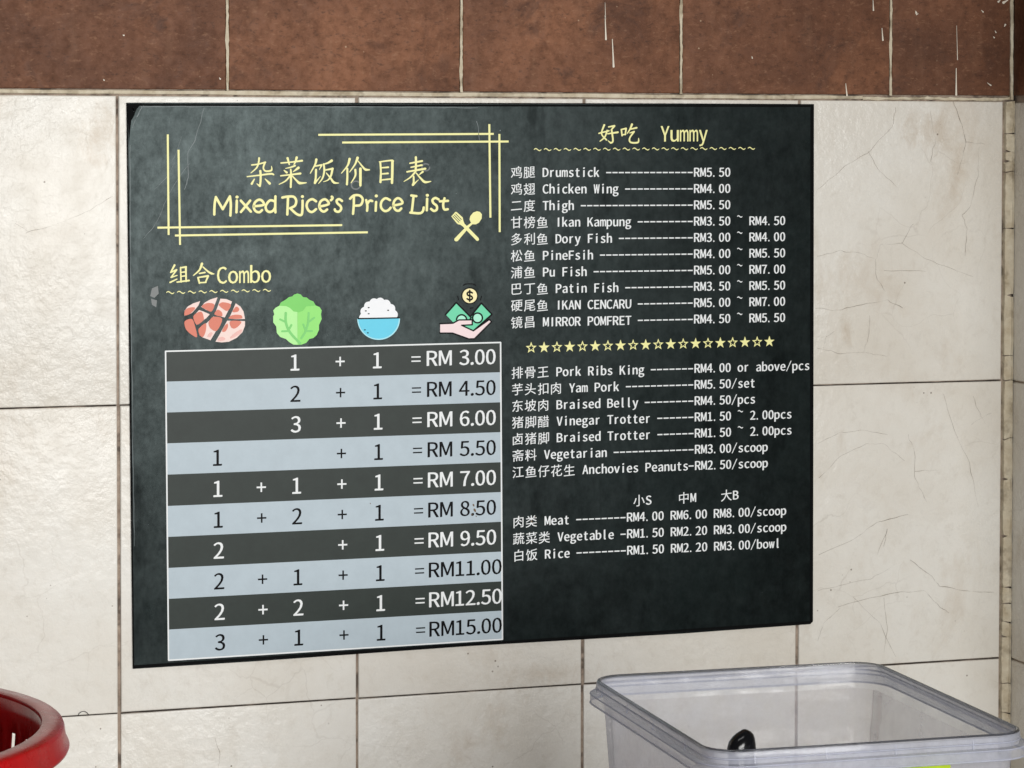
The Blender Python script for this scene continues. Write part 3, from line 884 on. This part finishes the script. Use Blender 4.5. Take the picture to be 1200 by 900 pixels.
pieces = [[(135, 360), (135, 290), (180, 230), (260, 185), (355, 155), (330, 215), (290, 265), (240, 320), (190, 345)], [(365, 235), (420, 175), (500, 130), (600, 100), (560, 205), (515, 300), (440, 280)],
          [(640, 120), (720, 125), (803, 160), (760, 270), (700, 385), (620, 365), (555, 345), (590, 260)], [(855, 185), (920, 230), (965, 300), (985, 405), (860, 410), (760, 400), (805, 300)],
          [(735, 430), (985, 435), (985, 500), (950, 590), (870, 670), (760, 725), (660, 735), (570, 725), (630, 620), (690, 510)], [(255, 370), (340, 280), (400, 300), (490, 340), (440, 395), (305, 490), (280, 430)],
          [(540, 370), (600, 380), (665, 405), (610, 520), (500, 705), (390, 665), (345, 635), (330, 545), (450, 460)]]
layer(pieces, *z, 'fat_shape', P_['pale_pink_print'], ic, 0)
layer([[(135, 355), (140, 290), (180, 255), (240, 240), (285, 250), (250, 300), (200, 340)], [(375, 230), (430, 190), (490, 180), (555, 205), (515, 300), (440, 275)],
       [(630, 190), (680, 170), (785, 200), (750, 285), (700, 280), (620, 215)], [(555, 340), (600, 275), (650, 300), (668, 335), (655, 370)], [(850, 240), (880, 235), (905, 270), (880, 305), (810, 305)],
       [(790, 360), (860, 345), (935, 355), (935, 400), (760, 400)], [(740, 470), (745, 520), (710, 580), (665, 580), (700, 505)], [(780, 435), (930, 440), (900, 500), (840, 540), (790, 520)],
       [(258, 372), (330, 310), (380, 310), (405, 380), (400, 425), (305, 485)], [(480, 440), (540, 375), (665, 405), (590, 570), (510, 545), (478, 490)], [(335, 545), (430, 465), (440, 540), (415, 630), (385, 660), (345, 625)],
       [(140, 435), (235, 405), (275, 480), (312, 655), (240, 630), (170, 570), (140, 510)]], *z, 'meat_shape', P_['coral_print'], ic, .0004)
layer([[(780, 660), (860, 590), (940, 550), (930, 600), (850, 655), (790, 680)], [(610, 680), (660, 655), (710, 680), (680, 710), (610, 715)], [(460, 650), (490, 600), (530, 600), (500, 660)]], *z, 'marbling_shape', P_['rose_print'], ic, .0004)
ic = icon('lettuce_picture', 348, 403); z = (12.857, 305, 335)
right = [(560, 115), (610, 130), (645, 170), (700, 175), (740, 210), (800, 235), (835, 295), (895, 320), (925, 370), (915, 430), (925, 500), (885, 590), (885, 660), (850, 740), (800, 785), (740, 800), (690, 860), (620, 885), (560, 888)]
left = [(500, 885), (440, 850), (385, 800), (300, 770), (250, 710), (240, 610), (195, 550), (195, 460), (210, 430), (195, 370), (230, 330), (285, 300), (310, 250), (380, 210), (430, 170), (480, 160), (510, 130)]
layer([right + left], *z, 'back_leaf', P_['leaf_green_print'], ic, 0)
layer([[(560, 395), (560, 888)] + left[:12] + [(390, 305), (450, 335), (500, 385)]], *z, 'light_leaf', P_['light_green_print'], ic, .0002)
layer([[(562, 402), (640, 380), (690, 310), (800, 300)] + right[6:]], *z, 'mid_leaf', P_['mid_green_print'], ic, .0002)
strokes_layer([(38, [(600, 865), (480, 740), (420, 650), (385, 540), (385, 410)]), (32, [(430, 660), (470, 590)]), (30, [(435, 680), (330, 685)]), (30, [(385, 545), (300, 505)]),
               (32, [(620, 790), (680, 690), (720, 560), (730, 410)]), (28, [(690, 680), (780, 680)]), (28, [(680, 660), (650, 580)]), (28, [(730, 545), (815, 480)])], *z, 'leaf_vein', P_['vein_green_print'], ic, .0004)
ic = icon('rice_bowl_picture', 443, 399); z = (12.857, 400, 335)
layer([[(272, 482)] + [(562 + (272 + 22 * abs(math.sin(7.5 * a))) * math.cos(a), 482 - (284 + 22 * abs(math.sin(7.5 * a))) * math.sin(a)) for a in [math.pi * (1 - i / 120) for i in range(121)]]], *z, 'rice_mound', P_['rice_white_print'], ic, 0)
layer([circ(562, 492, 322, 40, 0, math.pi)], *z, 'bowl_rim', P_['pale_blue_print'], ic, 0)
layer([circ(562, 492, 304, 40, 0, math.pi)], *z, 'bowl_shape', P_['sky_blue_print'], ic, .0002)
strokes_layer([(20, [(255, 494), (870, 482)])] + [(16, [(x - 6, y), (x + 6, y)]) for x, y in ((413, 328), (370, 377), (413, 420), (706, 368), (355, 663), (400, 708))], *z, 'dark_mark', M['black_p'], ic, .0004)
ic = icon('money_picture', 546, 398); z = (11.25, 505, 325)
noteL = [(195, 490), (335, 332), (530, 530), (500, 590), (300, 600)]
noteR = [(520, 520), (665, 340), (805, 488), (560, 705), (430, 650)]
hand_p = [(122, 612), (290, 605), (370, 562), (545, 560), (545, 625), (405, 632), (560, 705), (770, 556), (800, 585), (575, 810), (500, 812), (285, 735), (122, 735)]
layer([noteL, noteR], *z, 'bank_note', P_['note_green_print'], ic, 0)
layer([circ(615, 535, 62, 24), circ(405, 560, 62, 24)], *z, 'note_disc', P_['mint_print'], ic, .0001)
ol = lambda w, p: (w, p)
def closed(p): return [(a, b) for a, b in zip(p, p[1:] + p[:1])]
st = [(20, [a, b]) for a, b in closed(noteL)[:3]] + [(20, [a, b]) for a, b in closed(noteR)[:4]] + [(20, circ(615, 535, 64, 20) + [(679, 535)]), (20, circ(405, 560, 66, 20, math.pi, 2 * math.pi))]
strokes_layer(st, *z, 'note_outline', M['black_p'], ic, .0002)
layer([hand_p], *z, 'hand_shape', P_['skin_pink_print'], ic, .0006)
strokes_layer([(18, [a, b]) for a, b in closed(hand_p)[:-1]], *z, 'hand_outline', M['black_p'], ic, .0007)
layer([circ(512, 243, 112, 32)], *z, 'coin_edge', M['black_p'], ic, 0)
layer([circ(512, 243, 96, 32)], *z, 'coin_face', P_['coin_yellow_print'], ic, .0002)
strokes_layer([(22, [(545, 205), (512, 190), (480, 208), (490, 238), (535, 250), (545, 280), (512, 300), (478, 282)]), (20, [(512, 172), (512, 316)]),
               (14, [(430, 105), (470, 88), (550, 88), (592, 105)]), (10, [(355, 250), (368, 300)]), (10, [(668, 250), (655, 300)]), (14, [(520, 408), (558, 402)])], *z, 'coin_mark', M['black_p'], ic, .0004)
ic = icon('fork_and_spoon_picture', 547, 283); z = (18, 520, 240)
layer([[(160, 245), (245, 150), (270, 150), (400, 265), (415, 340), (440, 400), (735, 700), (745, 735), (725, 762), (690, 755), (400, 455), (350, 420), (300, 410), (270, 385)]], *z, 'fork', M['yellow'], ic, 0)
layer([[(225, 715), (480, 450), (575, 380), (545, 310), (560, 240), (620, 165), (700, 135), (765, 150), (805, 200), (800, 290), (745, 375), (680, 412), (605, 410), (545, 465), (295, 765), (255, 772), (225, 750)]], *z, 'spoon', M['yellow'], ic, .00005)
strokes_layer([(14, [(252, 190), (370, 310)]), (14, [(222, 215), (345, 340)]), (14, [(195, 240), (320, 370)])], *z, 'tine_gap', M['board'], ic, .0002)

# ---- wear on the board: scratches, a torn flap of film, the pale line of the laminate along the top
scr = mat_plain('pale_scratch', (104, 114, 116), 0.5)
for w, p in [(0.9, [(239.5, 126), (235, 143), (228, 165), (220, 178), (221, 203), (219, 215), (216, 222)]), (0.5, [(213, 160), (207, 178), (201, 190)]), (0.55, [(222, 192), (205, 215), (194, 235), (188, 252), (178, 268), (168, 280)]), (0.5, [(205, 190), (195, 208), (181, 222)]),
             (0.8, [(559, 142), (562, 165)]), (0.7, [(168, 124), (159, 138), (155, 150)]), (1.1, [(155.5, 127), (157, 131)]), (0.9, [(163, 133), (158, 141)])]:
    s = Sheet(PYL); s.stroke(jitter_line(p, 3, .5, w, int(p[0][0]))); bchild(s.build('scratch', scr, None))
s = Sheet(PYL); s.stroke(jitter_line([(165, 125), (300, 124.8), (420, 125.3), (560, 126.2)], 14, .35, .8, 5)); bchild(s.build('film_edge', scr, None))
s = Sheet(PYL); s.stroke(jitter_line([(152.5, 170), (153, 300), (155, 470), (157.5, 640)], 14, .5, .6, 6)); bchild(s.build('film_edge', scr, None))
s = Sheet(PYL); s.poly([(149.6, 121.5), (166, 121.4), (160, 128), (157, 136), (154, 141), (152.6, 152), (151, 170), (150, 140)]); bchild(s.build('torn_corner', M['edge'], None))
for p in ([(178, 338), (185, 335), (186, 344), (181, 349), (176, 347)], [(177, 350), (184, 352), (183, 360), (178, 357)]):
    s = Sheet(PYL); s.poly(p); bchild(s.build('film_scrap', mat_plain('dull_film', (78, 84, 84), .4), None))
rb = mat_plain('drip_ring', (58, 66, 66), .4)
for (u, v, r) in ((417, 217, 5.2), (499, 196, 4.5)):
    s = Sheet(PYL + .00003); s.stroke([(u + r * math.cos(a), v + r * math.sin(a) * .9, 1.6) for a in [i * math.pi / 8 for i in range(15)]]); bchild(s.build('water_mark', rb, None))
br = mat_plain('brown_splash', (120, 96, 66), .6)
for (u, v, r) in ((555, 592, 1.6), (556.5, 598, 2.2), (553, 603, 1.0), (623, 611, 1.4), (627, 606, 1.0), (558, 605, .9), (434, 590, .8)):
    s = Sheet(PYL - .0002); s.stroke([(u - r * .3, v - r * .6, r * .8), (u, v, r * 1.3), (u + r * .3, v + r * .7, r * .6)]); bchild(s.build('food_splash', br, None))

# ------------------------------------------------------------------ things in front of the wall
CZ = -0.79
counter = box('counter', -0.75, XC - 0.01, -1.05, -0.02, CZ - 0.04, CZ, mat_plain('steel_counter', (150, 150, 148), 0.4), None, 'structure')

def rrect(a, b, r, k=6):
    P = []
    for cx, cy, s in ((a - r, b - r, 0), (-a + r, b - r, 1), (-a + r, -b + r, 2), (a - r, -b + r, 3)):
        for i in range(k + 1):
            t = math.pi / 2 * (s + i / k)
            P.append((cx + r * math.cos(t), cy + r * math.sin(t)))
    return P
def ring_mesh(levels, a, b, r, name, mat, parent, close_first=False, close_last=False, smooth=35):
    V, F = [], []
    for d, z in levels:
        V += [(x, y, z) for x, y in rrect(a + d, b + d, max(r + d, .004))]
    n = len(V) // len(levels)
    for i in range(len(levels) - 1):
        for k in range(n):
            q = (i * n + k, i * n + (k + 1) % n, (i + 1) * n + (k + 1) % n, (i + 1) * n + k)
            F.append(q)
    if close_first: F.append(tuple(range(n))[::-1])
    if close_last: F.append(tuple(range((len(levels) - 1) * n, len(levels) * n)))
    o = obj(name, V, F, mat, parent, None, smooth)
    bm = bmesh.new(); bm.from_mesh(o.data); bmesh.ops.recalc_face_normals(bm, faces=bm.faces[:]); bm.to_mesh(o.data); bm.free()
    return o
RZ = -0.52
ctr = Vector((0.4645, -0.6479, RZ))
HA, HB, TUB_YAW = 0.1362, 0.1585, -0.0356
tub = tag(empty('plastic_tub', (ctr.x, ctr.y, CZ)), 'empty square frosted clear plastic tub with a ribbed rim and green label', 'tub')
tub.rotation_euler = (0, 0, TUB_YAW)
H = RZ - CZ
wallm = mat_tub('frosted_clear_plastic', (0.88, 0.87, 0.88, 1), 0.38)
rimm = mat_tub('thick_frosted_plastic', (0.965, 0.97, 0.985, 1), 0.42)
ring_mesh([(-0.030, 0.0005), (-0.026, 0.004), (-0.0068, H - 0.022)], HA, HB, 0.028, 'tub_wall', wallm, tub, close_first=True)
ring_mesh([(0.0050, H - 0.0190), (0.0056, H - 0.0180), (0.0056, H - 0.0112), (0.0048, H - 0.0104), (0.0, H - 0.0100), (0.0003, H - 0.0072), (-0.0008, H - 0.0066), (-0.0008, H - 0.0060), (0.0003, H - 0.0055),
           (0.0003, H - 0.0016), (-0.0002, H - 0.0005), (-0.0014, H), (-0.0030, H - 0.0002), (-0.0038, H - 0.0010), (-0.0045, H - 0.0125), (-0.0060, H - 0.0145), (-0.0070, H - 0.022)], HA, HB, 0.028, 'rim', rimm, tub)
beadm = mat_tub('milky_plastic_edge', (0.97, 0.97, 0.99, 1), 0.5)
gb = NT('clear_plastic_bead')
gb.set(Base_Color=(0.93, 0.94, 0.97, 1), Roughness=0.08, Transmission_Weight=1.0, IOR=1.42)
for d, z, q in ((-0.0018, H - 0.0006, 0.0016), (0.0004, H - 0.0063, 0.0007), (0.0056, H - 0.0110, 0.0007), (0.0056, H - 0.0188, 0.0008)):
    ring_mesh([(d + q * math.cos(a), z + q * math.sin(a)) for a in [2 * math.pi * k / 8 for k in range(9)]], HA, HB, 0.028, 'rim_bead', gb.m if q > .001 else beadm, tub, smooth=80)
rib_m = rimm
for k in range(4):                                # little gussets between rim and flange
    for s in (-0.62, -0.13, 0.30, 0.74):
        L = (HA, HB)[k % 2] * 2 * s * .5
        d = (HB, HA)[k % 2]
        e, h0, h1 = .0005, H - .0102, H - .0016
        v = [(L - e, d + .0003, h0), (L + e, d + .0003, h0), (L + e, d + .0016, h0), (L - e, d + .0016, h0), (L - e, d + .0003, h1), (L + e, d + .0003, h1)]
        o = obj('rib', v, [(0, 3, 2, 1), (2, 3, 4, 5), (0, 4, 3), (1, 2, 5)], rib_m, tub)
        o.rotation_euler = (0, 0, k * math.pi / 2)
# lime label on the near face
lab_c = at_z(1091, 897, RZ - 0.0195)
loc = Matrix.Rotation(-tub.rotation_euler.z, 3, 'Z') @ (lab_c - Vector((ctr.x, ctr.y, 0)))
yb = lambda z: -(HB - 0.0068 - (H - 0.022 - z) * (0.0192 / (H - 0.026))) - 0.0005
zt, zb = H - 0.0228, H - 0.095
v = [(loc.x - .021, yb(zb), zb), (loc.x + .022, yb(zb), zb), (loc.x + .022, yb(zt), zt), (loc.x - .021, yb(zt), zt)]
obj('label_sticker', v, [(0, 1, 2, 3)], mat_plain('lime_green_label', (186, 214, 40), .35), tub)

# black ladle lying in the tub, handle end up
tip = at_y(868, 855, ctr.y - 0.03)
foot = Vector((ctr.x - 0.055, ctr.y - 0.075, CZ + 0.013))
ladle = tag(empty('ladle', foot), 'glossy black plastic ladle leaning inside the clear tub', 'ladle')
blk = mat_plain('glossy_black_plastic', (16, 16, 18), 0.17, .5)
d = tip - foot
side_v = Vector((0.97, 0.22, 0)).normalized(); up = d.normalized(); side_v = (side_v - up * side_v.dot(up)).normalized(); nrm = side_v.cross(up)
V, F = [], []
prof = [(0, .006, .006, .004), (.5, .008, .008, .005), (.80, .0142, .0120, .0070), (.90, .0145, .0120, .0085), (.945, .0140, .0120, .0095), (.965, .0116, .0118, .0092), (.98, .0076, .0110, .0078), (.99, .0035, .0092, .0056), (.997, -.0008, .0065, .003), (1.0, -.0026, .0042, .001)]
nk = 16
for s, wl, wr, t in prof:
    c = d * s + side_v * (wr - wl) / 2; w = (wl + wr) / 2
    for k in range(nk):
        a = 2 * math.pi * k / nk
        V.append(c + side_v * w * math.cos(a) + nrm * t * math.sin(a))
for i in range(len(prof) - 1):
    for k in range(nk): F.append((i * nk + k, i * nk + (k + 1) % nk, (i + 1) * nk + (k + 1) % nk, (i + 1) * nk + k))
F.append(tuple(range(nk))[::-1]); F.append(tuple(range((len(prof) - 1) * nk, len(prof) * nk)))
obj('handle', V, F, blk, ladle, None, 60)
V, F = [], []
R = 0.033; nk = 24; rings = 8
for sgn, rr in ((1, R), (-1, R - .002)):
    for i in range(rings + 1):
        a = (math.pi / 2) * i / rings
        for k in range(nk):
            t = 2 * math.pi * k / nk
            V.append((rr * math.sin(a) * math.cos(t), -.02 + rr * math.sin(a) * math.sin(t), -.012 + R * .6 * (1 - math.cos(a) * rr / R) + .0003))
m = (rings + 1) * nk
for b0, fl in ((0, False), (m, True)):
    for i in range(rings):
        for k in range(nk):
            q = (b0 + i * nk + k, b0 + i * nk + (k + 1) % nk, b0 + (i + 1) * nk + (k + 1) % nk, b0 + (i + 1) * nk + k)
            F.append(q[::-1] if fl else q)
for k in range(nk): F.append((rings * nk + k, rings * nk + (k + 1) % nk, m + rings * nk + (k + 1) % nk, m + rings * nk + k))
obj('bowl', V, F, blk, ladle, None, 50)

# red perforated basket
KZ = -0.50
pts = [at_z(u, v, KZ) for u, v in ((0, 806), (30, 816.5), (50, 827), (66, 838), (70, 848), (40, 867), (0, 888))]
A = [[0.0] * 3 for _ in range(3)]; B = [0.0] * 3
for p in pts:
    row = (p.x, p.y, 1.0); rhs = -(p.x ** 2 + p.y ** 2)
    for i in range(3):
        B[i] += row[i] * rhs
        for j in range(3): A[i][j] += row[i] * row[j]
sol = Matrix(A).inverted() @ Vector(B)
bc = Vector((-sol[0] / 2, -sol[1] / 2)); bR = math.sqrt(bc.x ** 2 + bc.y ** 2 - sol[2])
print('basket', bc, bR, 'tub', HA, HB, ctr)
basket = tag(empty('plastic_basket', (bc.x, bc.y, CZ)), 'round red plastic basket with a thick rolled rim and slotted sides', 'basket')
red = NT('red_plastic')
redm = red.set(Base_Color=red.mix(red.ramp(red.noise(30, 4), .35, .7), lin(170, 12, 16), lin(145, 8, 12)), Roughness=red.ramp(red.noise(70, 4, .7), .3, .7, .24, .34), Specular_IOR_Level=.42,
               Normal=red.bump(red.noise(60, 2), .06, .001))
KH = KZ - CZ
def lathe(profile, n, name, mat, parent, skip=None, smooth=40, close=False):
    V, F = [], []
    for r, z in profile:
        V += [(r * math.cos(2 * math.pi * k / n), r * math.sin(2 * math.pi * k / n), z) for k in range(n)]
    for i in range(len(profile) - 1):
        for k in range(n):
            if skip and skip(i, k): continue
            F.append((i * n + k, i * n + (k + 1) % n, (i + 1) * n + (k + 1) % n, (i + 1) * n + k))
    if close: F.append(tuple(range(n)))
    return obj(name, V, F, mat, parent, None, smooth)
bR += 0.0058
lathe([(bR - .0172, KH - .0045), (bR - .0176, KH - .0020), (bR - .0170, KH - .0006), (bR - .0155, KH), (bR - .0020, KH - .0012), (bR - .0006, KH - .0024), (bR + .0004, KH - .005), (bR + .0016, KH - .014), (bR + .0034, KH - .0175), (bR + .0042, KH - .0195), (bR + .0034, KH - .0215), (bR + .0018, KH - .0210), (bR - .0014, KH - .0050), (bR - .0150, KH - .0030), (bR - .0172, KH - .0045)], 160, 'rim', redm, basket)
N = 144
levels = [(bR - .0166 - .05 * (1 - s) ** 1.6, .006 + (KH - .0095) * s) for s in [i / 22 for i in range(23)]]
w = lathe(levels, N, 'slotted_wall', redm, basket, skip=lambda i, k: (i % 4 in (2, 3)) and 1 < i < 20 and k % 3 == 1)
md = w.modifiers.new('thickness', 'SOLIDIFY'); md.thickness = .002; md.offset = 0
f = lathe([(levels[0][0], .006), (levels[0][0] - .004, .001), (.02, .001), (.0005, .001)], N, 'base', redm, basket, skip=lambda i, k: False)
md = f.modifiers.new('thickness', 'SOLIDIFY'); md.thickness = .0015; md.offset = 1

# a stray bristle caught in the tile joint
cu = bpy.data.curves.new('bristle', 'CURVE'); cu.dimensions = '3D'; cu.bevel_depth = 0.0003; cu.bevel_resolution = 1
sp = cu.splines.new('POLY'); q = [(91.5, 838.2), (93, 835.8), (96, 833.9), (99.5, 833.6), (102.5, 835.5), (104.2, 838)]
sp.points.add(len(q) - 1)
for i, (u, v_) in enumerate(q):
    p = at_y(u, v_, -0.0016 if 0 < i < len(q) - 1 else 0.0008); sp.points[i].co = (*p, 1)
ob = bpy.data.objects.new('bristle', cu); C.objects.link(ob)
bpy.context.view_layer.update()
me = bpy.data.meshes.new_from_object(ob); bpy.data.objects.remove(ob)
me.materials.append(M['edge']) if not me.materials else None
o = bpy.data.objects.new('bristle', me); C.objects.link(o)
tag(o, 'tiny dark bristle curling out of the joint beside the red basket', 'bristle')
